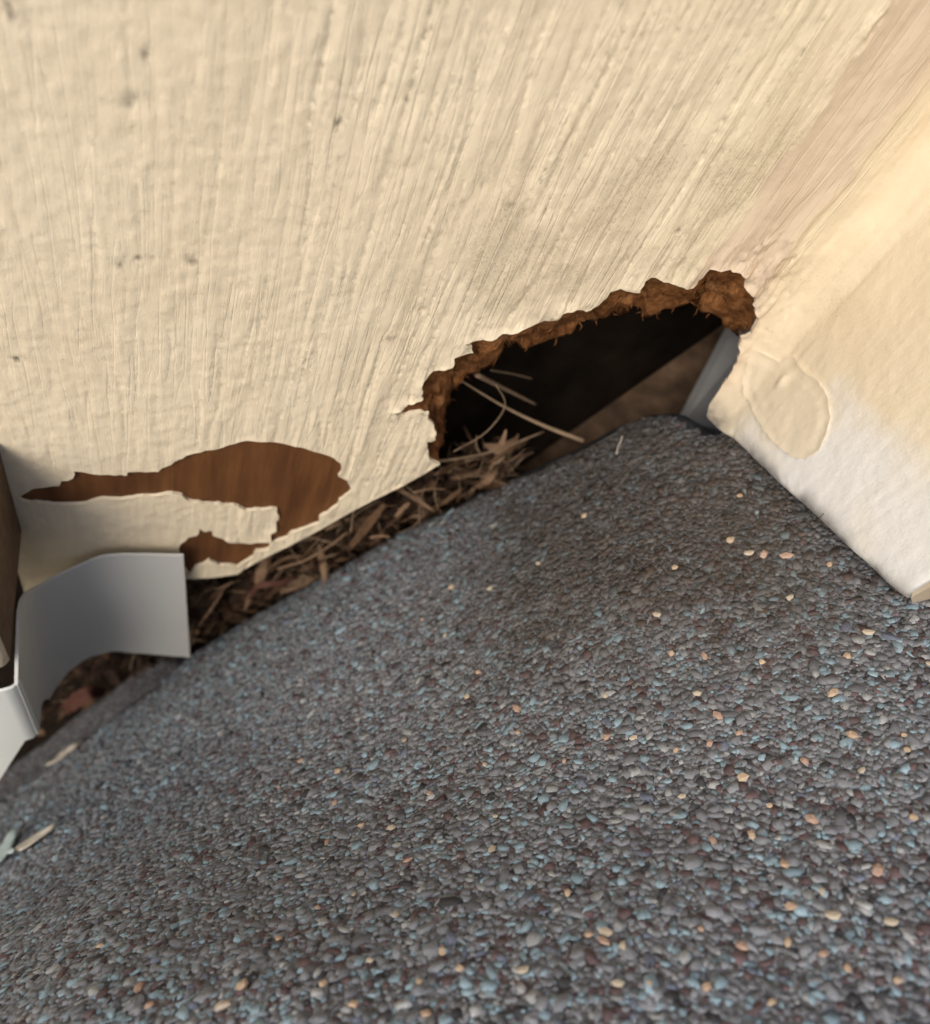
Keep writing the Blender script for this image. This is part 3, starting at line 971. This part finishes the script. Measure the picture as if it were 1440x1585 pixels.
# lower layer that shows under the free edge and runs into the wall
lo_poly = np.array([(-.30, -.10), (.06, -.10), (.06, .05), (-.30, .05)])
lp = np.stack(np.meshgrid(np.arange(-.29, .055, .003), np.arange(-.095, .05, .003)), -1).reshape(-1, 2)
pp = [tuple(p) for p in lp]; b = len(pp); pp += [tuple(p) for p in lo_poly]
Vl, Tl = triangulate(pp, [(b + i, b + (i + 1) % 4) for i in range(4)])
_de = distpoly(Vl, edge); _out = ~inpoly(Vl, roof_poly)
_k0 = to_roof((300, 1010))[0]
VL = roof_pt(Vl, 0) - ((.0007 + .0047 * sstep(_k0 - .03, _k0 + .01, Vl[:, 0])))[:, None] * n_r - np.where(_out, np.maximum(_de - .020 * (1 - sstep(_k0 - .03, _k0, Vl[:, 0])), 0) * 1.6, 0)[:, None] * n_r
sg = np.cross(VL[Tl[:, 1]] - VL[Tl[:, 0]], VL[Tl[:, 2]] - VL[Tl[:, 0]]) @ n_r
Tl[sg < 0] = Tl[sg < 0][:, ::-1]
under = mesh_obj('under_shingle', VL, Tl, MAT_ASPH)
thing(under, 'lower dark shingle layer showing below the free edge beside the grey flashing', 'shingle')

# ---------------------------------------------------------------- behind the hole
cav = bpy.data.objects.new('cavity_light_block', None); COL.objects.link(cav); cav['kind'] = 'structure'  # its boxes are added, a dark enclosure so no light leaks in


def box(name, lo, hi, mat, parent=None):
    (a, b_, c_), (d, e, f_) = lo, hi
    V = [(a, b_, c_), (d, b_, c_), (d, e, c_), (a, e, c_), (a, b_, f_), (d, b_, f_), (d, e, f_), (a, e, f_)]
    F = [(0, 3, 2, 1), (4, 5, 6, 7), (0, 1, 5, 4), (1, 2, 6, 5), (2, 3, 7, 6), (3, 0, 4, 7)]
    return mesh_obj(name, V, F, mat, parent, smooth=False)


box('light_block_back', (-.40, .070, -.35), (.12, .082, ZTOP), MAT_DARK, cav)
box('light_block_top', (-.40, .012, ZTOP), (.12, .082, ZTOP + .02), MAT_DARK, cav)
box('light_block_right', (.10, .010, -.2), (.12, .070, ZTOP), MAT_DARK, cav)
box('light_block_front', (.0200, .0125, -.0), (.10, .020, ZTOP), MAT_DARK, cav)
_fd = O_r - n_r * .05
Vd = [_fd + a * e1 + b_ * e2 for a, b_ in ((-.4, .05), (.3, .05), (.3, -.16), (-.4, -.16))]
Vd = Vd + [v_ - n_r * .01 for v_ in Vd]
mesh_obj('light_block_floor', Vd, [(0, 1, 2, 3), (7, 6, 5, 4), (0, 4, 5, 1), (1, 5, 6, 2), (2, 6, 7, 3), (3, 7, 4, 0)], MAT_DARK, cav, smooth=False)  # slab added below to stop light coming up from underneath
box('light_block_left', (-.40, .012, -.35), (-.38, .070, ZTOP), MAT_DARK, cav)


def slab(name, px, ys, thick, mat):
    P = [on_y(p, y) for p, y in zip(px, ys)]
    n_ = np.cross(P[1] - P[0], P[2] - P[0]); n_ /= np.linalg.norm(n_)
    if n_ @ (CAM - P[0]) > 0: n_ = -n_
    k = len(P); V = P + [p + n_ * thick for p in P]
    F = [tuple(range(k)), tuple(range(2 * k - 1, k - 1, -1))] + [(i, i + k, (i + 1) % k + k, (i + 1) % k) for i in range(k)]
    return mesh_obj(name, V, F, mat, smooth=False)


o = slab('sheathing_board', [(740, 770), (1128, 497), (1042, 664), (985, 740)], [.036, .036, .024, .022], .008, MAT_WOOD)
thing(o, 'weathered brown board deep inside the rotted hole in the siding', 'board')
o = slab('metal_strip', [(1124, 510), (1215, 470), (1150, 700), (1030, 690)], [.026, .026, .014, .014], .0008, MAT_GALV)
thing(o, 'dull grey metal strip at the right end of the hole, beside the corner board', 'flashing')

# ---------------------------------------------------------------- left trim board
fx = on_x((19, 1045), XL)                       # its lower front corner
YL = fx[1]
tl = empty('edge_board', None, 'beige board edge cut off by the left border, above the white metal flange', 'trim board')
nseg = 7; rad = .0022
prof_l = [(XL, .01)] + [(XL - rad + rad * math.cos(a), YL + rad - rad * math.sin(a)) for a in np.linspace(0, math.pi / 2, nseg)] + [(-.21, YL), (-.21, .01)]
zs = [fx[2] + .0015] + list(np.linspace(fx[2] + .004, -.026, 8))
V = []; F = []
k = len(prof_l)
for zi, zz in enumerate(zs):
    sh = .0012 if zi == 0 else 0
    for (x_, y_) in prof_l: V.append((x_ - (sh if x_ > -.2 else 0), y_ + (sh if y_ < 0 else 0), zz))
for zi in range(len(zs) - 1):
    for i in range(k): F.append((zi * k + i, zi * k + (i + 1) % k, (zi + 1) * k + (i + 1) % k, (zi + 1) * k + i))
F.append(tuple(range(k))[::-1]); F.append(tuple((len(zs) - 1) * k + i for i in range(k)))
lb = mesh_obj('board_body', V, F, None, tl, mats=[dry('beige_board_paint', (.60, .51, .37), (.68, .59, .44), .6), dry('shaded_board_side', (.10, .065, .04), (.17, .115, .075), .8)])
lb.data.polygons.foreach_set('material_index', [1 if (abs(p.normal.x) > .93 or p.normal.z < -.5) else 0 for p in lb.data.polygons])  # side and underside in darker brown, shade put into the colour

# ---------------------------------------------------------------- grey flashing
xR = on_y((282, 900), -.003)[0]
xM = on_y((165, 860), -.003)[0]
fl_top = on_x((22, 1060), XL + .0005)
xB = fl_top[0]; yB = fl_top[1]
path = [(xR + (xM - xR) * t, -.003) for t in np.linspace(0, 1, 9)]
yq = -.003 - (xM - xB) * .85
for a in np.linspace(0, math.pi / 2, 15)[1:]:
    path.append((xM - (xM - xB) * math.sin(a), yq + (-.003 - yq) * math.cos(a)))
for t in np.linspace(0, 1, 8)[1:]: path.append((xB, yq + (yB - yq) * t))
TOPL0 = [(330, 857), (278, 857), (170, 857), (120, 874), (60, 904), (30, 928), (24, 990), (22, 1060), (20, 1100)]
BOTL0 = [(330, 1020), (289, 1017), (210, 1009), (160, 1007), (110, 1032), (75, 1078), (57, 1125), (52, 1150), (46, 1184), (40, 1210)]


TOPL = [tuple(p) for p in spline(TOPL0, 64)]; BOTL = [tuple(p) for p in spline(BOTL0, 72)]


def z_on(x_, y_, line):
    zz = np.linspace(-.25, .05, 1500)
    uv = project(np.column_stack([np.full(1500, x_), np.full(1500, y_), zz]))
    d = distpoly(uv, line)
    return zz[int(np.argmin(d))]


ztop = np.array([z_on(x_, y_, TOPL) for x_, y_ in path]); zbot = np.array([z_on(x_, y_, BOTL) for x_, y_ in path])
_str = [on_x(p, xB) for p in ((57, 1125), (52, 1150), (46, 1184))]
_nst = 7
_ys = np.array([q_[1] for q_ in _str]); _zs = np.array([q_[2] for q_ in _str]); _o = np.argsort(_ys)
_pa = np.array(path)
_zl = np.interp(_pa[-_nst:, 1], _ys[_o], _zs[_o]); _wt = np.clip(np.arange(_nst) / 3, 0, 1)
zbot[-_nst:] = zbot[-_nst:] * (1 - _wt) + _zl * _wt


def sheet(name, path, zt, zb, mat, parent, th=.0006, nz=8, lean=None):
    path = np.array(path); tg = np.gradient(path, axis=0); tg /= np.linalg.norm(tg, axis=1)[:, None]
    nr = np.column_stack([-tg[:, 1], tg[:, 0]])
    V = []; F = []; k = len(path)
    for side in (0, 1):
        for i in range(k):
            for j in range(nz):
                f_ = j / (nz - 1)
                q_ = path[i] + nr[i] * th * side
                V.append((q_[0] + (lean[i] * f_ if lean is not None else 0), q_[1], zt[i] * (1 - f_) + zb[i] * f_))
    g = lambda sd, i, j: sd * k * nz + i * nz + j
    for i in range(k - 1):
        for j in range(nz - 1):
            F.append((g(0, i, j), g(0, i + 1, j), g(0, i + 1, j + 1), g(0, i, j + 1)))
            F.append((g(1, i, j), g(1, i, j + 1), g(1, i + 1, j + 1), g(1, i + 1, j)))
        F.append((g(0, i, 0), g(1, i, 0), g(1, i + 1, 0), g(0, i + 1, 0)))
        F.append((g(0, i, nz - 1), g(0, i + 1, nz - 1), g(1, i + 1, nz - 1), g(1, i, nz - 1)))
    for i in (0, k - 1):
        for j in range(nz - 1): F.append((g(0, i, j), g(0, i, j + 1), g(1, i, j + 1), g(1, i, j)))
    o = mesh_obj(name, V, F, mat, parent)
    bm_ = o.modifiers.new('edge', 'EDGE_SPLIT'); bm_.split_angle = math.radians(40)
    return o


flash = empty('metal_flashing', None, 'grey bent metal flashing with curved web and white front flange at lower left', 'flashing')
sheet('curved_web', path, ztop, zbot, MAT_COIL, flash, lean=[.0030 * max(0, 1 - i / 12) for i in range(len(path))])
zt1 = fl_top[2]
fb = on_x((46, 1184), xB)
fp = [(xB + .0002, yB + .0015), (xB, yB + .0006), (xB - .0006, yB - .0002), (xB - .002, yB - .0006), (xB - .012, yB - .0008), (xB - .03, yB - .0008)]
q = on_y((0, 1200), yB); slope_b = 0.0
sheet('front_flange', fp, [zt1 - .0012, zt1 - .0005, zt1, zt1, zt1, zt1 + .0], [zbot[-1]] * 4 + [zbot[-1] + (q[2] - zbot[-1]) * .012 / max(xB - q[0], 1e-4)] * 2, MAT_WCOIL, flash)

# ---------------------------------------------------------------- dry stems, needles and leaves
STEMS = [
    ([(712, 588, .012), (782, 630, .012), (845, 660, .009), (903, 682, .006)], (.0003, .00075), 'long pale straw with blunt end slanting across the hole onto the shingle edge'),
    ([(738, 580, .010), (790, 606, .016), (830, 626, .020)], (.0008, .0004), 'thick blurred straw just under the torn top edge of the hole'),
    ([(760, 573, .022), (795, 579, .024), (823, 586, .026)], (.0003, .0003), 'short dim straw in the darkest part of the hole'),
    ([(768, 596, .010), (782, 622, .010), (773, 646, .010), (746, 674, .009), (702, 699, .006)], (.00022, .0002), 'thin curled tendril bending round behind the long straw'),
    ([(676, 714, .003), (720, 708, .006), (768, 697, .009), (842, 668, .014)], (.0005, .0003), 'nearly level stem leaving the left foot of the hole toward the right'),
    ([(655, 735, .004), (668, 690, .012), (690, 650, .018)], (.0003, .0003), 'short upright stem at the left foot of the hole'),
]
for P, (ra, rb), lab in STEMS:
    C3 = spline([on_y((a, b_), y) for a, b_, y in P], 18); ra *= .75; rb *= .75
    nn_ = len(C3)
    o = tube('dry_straw', C3, [ra + (rb - ra) * i / (nn_ - 1) for i in range(nn_)], MAT_STRAW, n=7)
    thing(o, lab, 'dry straw', 'dry stems inside the hole')


def ribbon(L, w, curl, fold, r, seg=6):
    """a little dry leaf strip: local verts and faces"""
    V = []; F = []
    ph = r.uniform(-1, 1); tw = r.uniform(-1.5, 1.5)
    for i in range(seg + 1):
        t = i / seg; ww = w * math.sin(math.pi * min(.97, .06 + t * .9)) ** .6
        a = curl * (t - .5)
        x = L * (math.sin(a) / curl if abs(curl) > .05 else t - .5); zc = L * ((1 - math.cos(a)) / curl if abs(curl) > .05 else 0)
        ct, st_ = math.cos(tw * t + ph), math.sin(tw * t + ph)
        for k in (-1, 0, 1):
            yy = ww * k; zz = fold * ww * abs(k)
            V.append((x, yy * ct - zz * st_, zc + yy * st_ + zz * ct))
    for i in range(seg):
        for k in (0, 1): F.append((i * 3 + k, (i + 1) * 3 + k, (i + 1) * 3 + k + 1, i * 3 + k + 1))
    return np.array(V), F


def rot(r):
    from mathutils import Euler
    return np.array(Euler((r.uniform(0, 6.28), r.uniform(0, 6.28), r.uniform(0, 6.28))).to_matrix())


def dir_rot(dirv, r):
    d = np.asarray(dirv) / np.linalg.norm(dirv); u = np.cross(d, [r.gauss(0, 1), r.gauss(0, 1), r.gauss(0, 1)]); u /= np.linalg.norm(u)
    return np.column_stack([d, u, np.cross(d, u)])


# packed litter filling the slot between panel and shingle: beyond counting
gap_lo = [(270, 1040), (300, 1000), (400, 940), (520, 872), (640, 805), (720, 772), (800, 745)]
gap_hi = [(270, 910), (300, 900), (400, 872), (520, 808), (640, 748), (720, 700), (790, 680)]
for mat, cnt, nm in ((MAT_LEAF1, 170, 0), (MAT_LEAF2, 130, 1), (MAT_LEAF3, 420, 2), (MAT_STRAW, 150, 3)):
    V = []; F = []
    for q in range(cnt + (cnt // 2 if nm == 2 else cnt // 12)):
        u_ = rnd.random() ** 1.15 * .999
        lo_p = resample(gap_lo, 1, np.array([u_]))[0]; hi_p = resample(gap_hi, 1, np.array([u_]))[0]
        v_ = rnd.uniform(0.0, 1.0) ** 1.2
        y_ = rnd.uniform(.008, .026) if mat is not MAT_LEAF3 else rnd.uniform(.010, .03)
        px = lo_p * (1 - v_) + hi_p * v_
        p = on_y(px, y_)
        if q >= cnt: p = on_y((rnd.uniform(45, 285), 0), 0) * 0 + on_y((lambda x_: (x_, 1128 - .50 * (x_ - 50) - rnd.uniform(-6, 75)))(rnd.uniform(45, 280)), rnd.uniform(.007, .02))  # extra scraps under the flashing, mostly dark ones standing for its shade
        L = rnd.uniform(.004, .016); w = rnd.choice([rnd.uniform(.0002, .0005), rnd.uniform(.0002, .0007), rnd.uniform(.0003, .0018)]) if nm != 3 else .0002
        v0, f0 = ribbon(L, w, rnd.uniform(-2.6, 2.6), rnd.uniform(-.7, .7), rnd)
        Rm = dir_rot(e1 * rnd.choice([1, 1, -1]) + np.array([rnd.gauss(0, .9), rnd.gauss(0, .6), rnd.gauss(0, .9)]), rnd)
        b = len(V); V += list(v0 @ Rm.T + p); F += [tuple(i + b for i in f) for f in f0]
    o = mesh_obj('leaf_litter', V, F, mat); o['kind'] = 'stuff'
    o['label'] = ['packed brown leaf scraps in the slot below the siding', 'paler tan leaf scraps among the litter below the siding', 'dark leaf scraps standing for the shade deep in the slot below the siding', 'fine dry grass threads among the litter below the siding'][nm]

PIECES = [
    ('leaf_curl', [(388, 928, .003), (398, 908, .002), (430, 903, .002), (462, 893, .004)], .0016, MAT_LEAF4, 'folded reddish tan leaf strip low in the slot, right of the flashing'),
    ('leaf_curl', [(378, 945, .004), (392, 915, .003), (402, 905, .003)], .0013, MAT_LEAF2, 'upright tan leaf strip leaning on the folded reddish one'),
    ('dry_twig', [(308, 968, .001), (330, 938, .003), (345, 915, .006)], .0008, MAT_LEAF2, 'blunt tan twig nearest to the grey flashing'),
    ('dry_twig', [(430, 880, .004), (470, 868, .004), (510, 845, .006), (540, 822, .008)], .0007, MAT_LEAF2, 'long pale twig lying along the middle of the slot'),
    ('leaf_curl', [(540, 850, .003), (570, 812, .003), (596, 780, .004)], .0022, MAT_LEAF1, 'wide brown leaf standing on edge below the siding'),
    ('dry_twig', [(574, 832, .000), (590, 829, -.001), (604, 831, -.0015)], .0009, MAT_LEAF2, 'short pale twig end poking out onto the shingle'),
    ('grass_loop', [(628, 752, .003), (648, 770, .001), (655, 792, .000), (640, 815, .000), (612, 826, .001)], .00024, MAT_STRAW, 'thin grass loop curling out of the slot below the siding'),
    ('leaf_curl', [(612, 800, .002), (625, 786, .002), (634, 778, .002)], .0013, MAT_LEAF2, 'small tan leaf scrap inside the grass loop'),
    ('dry_twig', [(543, 824, .002), (546, 800, .003), (548, 790, .004)], .0005, MAT_STRAW, 'short upright straw below the siding near the wide brown leaf'),
    ('dry_twig', [(640, 762, .004), (665, 757, .004), (690, 757, .005)], .0006, MAT_LEAF2, 'level brown twig at the slot, left of the hole'),
    ('leaf_curl', [(320, 940, .006), (335, 918, .005), (360, 900, .006)], .0014, MAT_LEAF1, 'brown leaf rib arching behind the blunt twig'),
    ('grass_loop', [(302, 935, .003), (318, 915, .003), (345, 908, .004), (372, 898, .003)], .00025, MAT_STRAW, 'fine grass arching just below the chipped paint'),
    ('dry_leaf', [(98, 1100, .004), (118, 1085, .003), (140, 1072, .004), (160, 1072, .007)], .0052, MAT_LEAF4, 'dark red leaf lying in the shadow under the curved flashing'),
    ('grass_loop', [(198, 1020, -.0005), (205, 1046, .000), (222, 1046, .001), (232, 1030, .002)], .0004, MAT_LEAF1, 'brown curl of grass just under the flashing rim'),
]
for nm, P, w, mat, lab in PIECES:
    C3 = spline([on_y((a, b_), y) for a, b_, y in P], 14)
    k = len(C3)
    if nm in ('leaf_curl', 'dry_leaf'):
        V = []; F = []
        for i, p in enumerate(C3):
            t = i / (k - 1); tg = C3[min(i + 1, k - 1)] - C3[max(i - 1, 0)]; tg /= np.linalg.norm(tg)
            sd = np.cross(tg, (CAM - p)); sd /= np.linalg.norm(sd)
            vw = np.cross(sd, tg)
            ww = w * (.35 + .65 * math.sin(math.pi * min(.95, .1 + .85 * t))) * rnd.uniform(.85, 1.1)
            for j in (-1, -.4, .3, 1): V.append(p + sd * ww * .5 * j + vw * ww * .35 * (abs(j) - .5) + np.array([0, .0, 0]))
        for i in range(k - 1):
            for j in range(3): F.append((i * 4 + j, (i + 1) * 4 + j, (i + 1) * 4 + j + 1, i * 4 + j + 1))
        o = mesh_obj(nm, V, F, mat)
        sm_ = o.modifiers.new('thick', 'SOLIDIFY'); sm_.thickness = .00018
    else:
        o = tube(nm, C3, [w * (1 - .35 * i / (k - 1)) * .6 for i in range(k)], mat, n=7, flat=.7)
    thing(o, lab, 'leaf scrap' if 'leaf' in nm else 'dry twig', 'leaf scraps and twigs in the slot under the siding')


# bits lying on the shingle
def roof_bit(name, outline_px, mat, lift, label, cat, bend=.0):
    A_ = np.array([to_roof(p) for p in outline_px]); A_ = roughen(A_, .0012, .0001, 31, True)
    cen_ = A_.mean(0)
    ax = A_ - cen_; u, s_, vt = np.linalg.svd(ax); d0 = vt[0]
    inner = [cen_ + (a - cen_) * f_ for f_ in (.66, .33) for a in A_] + [cen_]
    pp_ = [tuple(p) for p in np.concatenate([A_, inner])]
    V_, T_ = triangulate(pp_, [(i, (i + 1) % len(A_)) for i in range(len(A_))])
    T_ = T_[inpoly(V_[T_].mean(1), A_)]
    tt = (V_ - cen_) @ d0; ss = (V_ - cen_) @ vt[1]
    hh = lift + bend * (ss / max(abs(ss).max(), 1e-6)) ** 2 * .001 + .0004 * noise(tt / .003, ss / .002, 41) + bend * .0006 * (tt / max(abs(tt).max(), 1e-6)) ** 2
    o = mesh_obj(name, roof_pt(V_) + hh[:, None] * n_r, T_, mat)
    sm_ = o.modifiers.new('thick', 'SOLIDIFY'); sm_.thickness = .00025
    return thing(o, label, cat)


roof_bit('pale_leaf', [(-25, 1338), (0, 1318), (12, 1312), (20, 1300), (37, 1286), (41, 1290), (31, 1306), (30, 1316), (40, 1322), (22, 1326), (12, 1338), (-5, 1342), (-25, 1365)], MAT_PALE, .0012, 'pale grey green curled leaf scrap on the shingle at the left border', 'leaf scrap', 1.2)
roof_bit('seed_husk', [(32, 1319), (50, 1304), (70, 1292), (99, 1278), (80, 1296), (61, 1310), (43, 1321)], MAT_SEED, .0010, 'pointed bleached seed husk on the shingle beside the grey green leaf', 'seed husk', 1.0)
roof_bit('straw_sliver', [(76, 1188), (98, 1168), (126, 1151), (132, 1149), (112, 1168), (91, 1183)], MAT_SEED, .0008, 'flat pale straw sliver on the shingle edge below the white flange', 'straw', .5)

a_ = to_prof((1269, 806)); b_ = to_prof((1284, 795))
hp = []
for t in np.linspace(0, 1, 8):
    q = a_ * (1 - t) + b_ * t; p_, n_ = prof(q[0]); hp.append(np.array([*(p_ + n_ * (.0006 + .0006 * t)), q[1]]))
thing(tube('hair_strand', hp, .00007, MAT_HAIR, n=5), 'tiny dark hair on the lower edge of the corner board', 'hair')
hp = [roof_pt(to_roof(p)[None], .0008 + k * .0004)[0] for k, p in enumerate([(957, 706), (961, 697), (967, 688), (970, 683)])]
thing(tube('fibre_thread', spline(hp, 10), .00012, MAT_SEED, n=5), 'short whitish thread standing on the dusty shingle below the hole', 'thread')
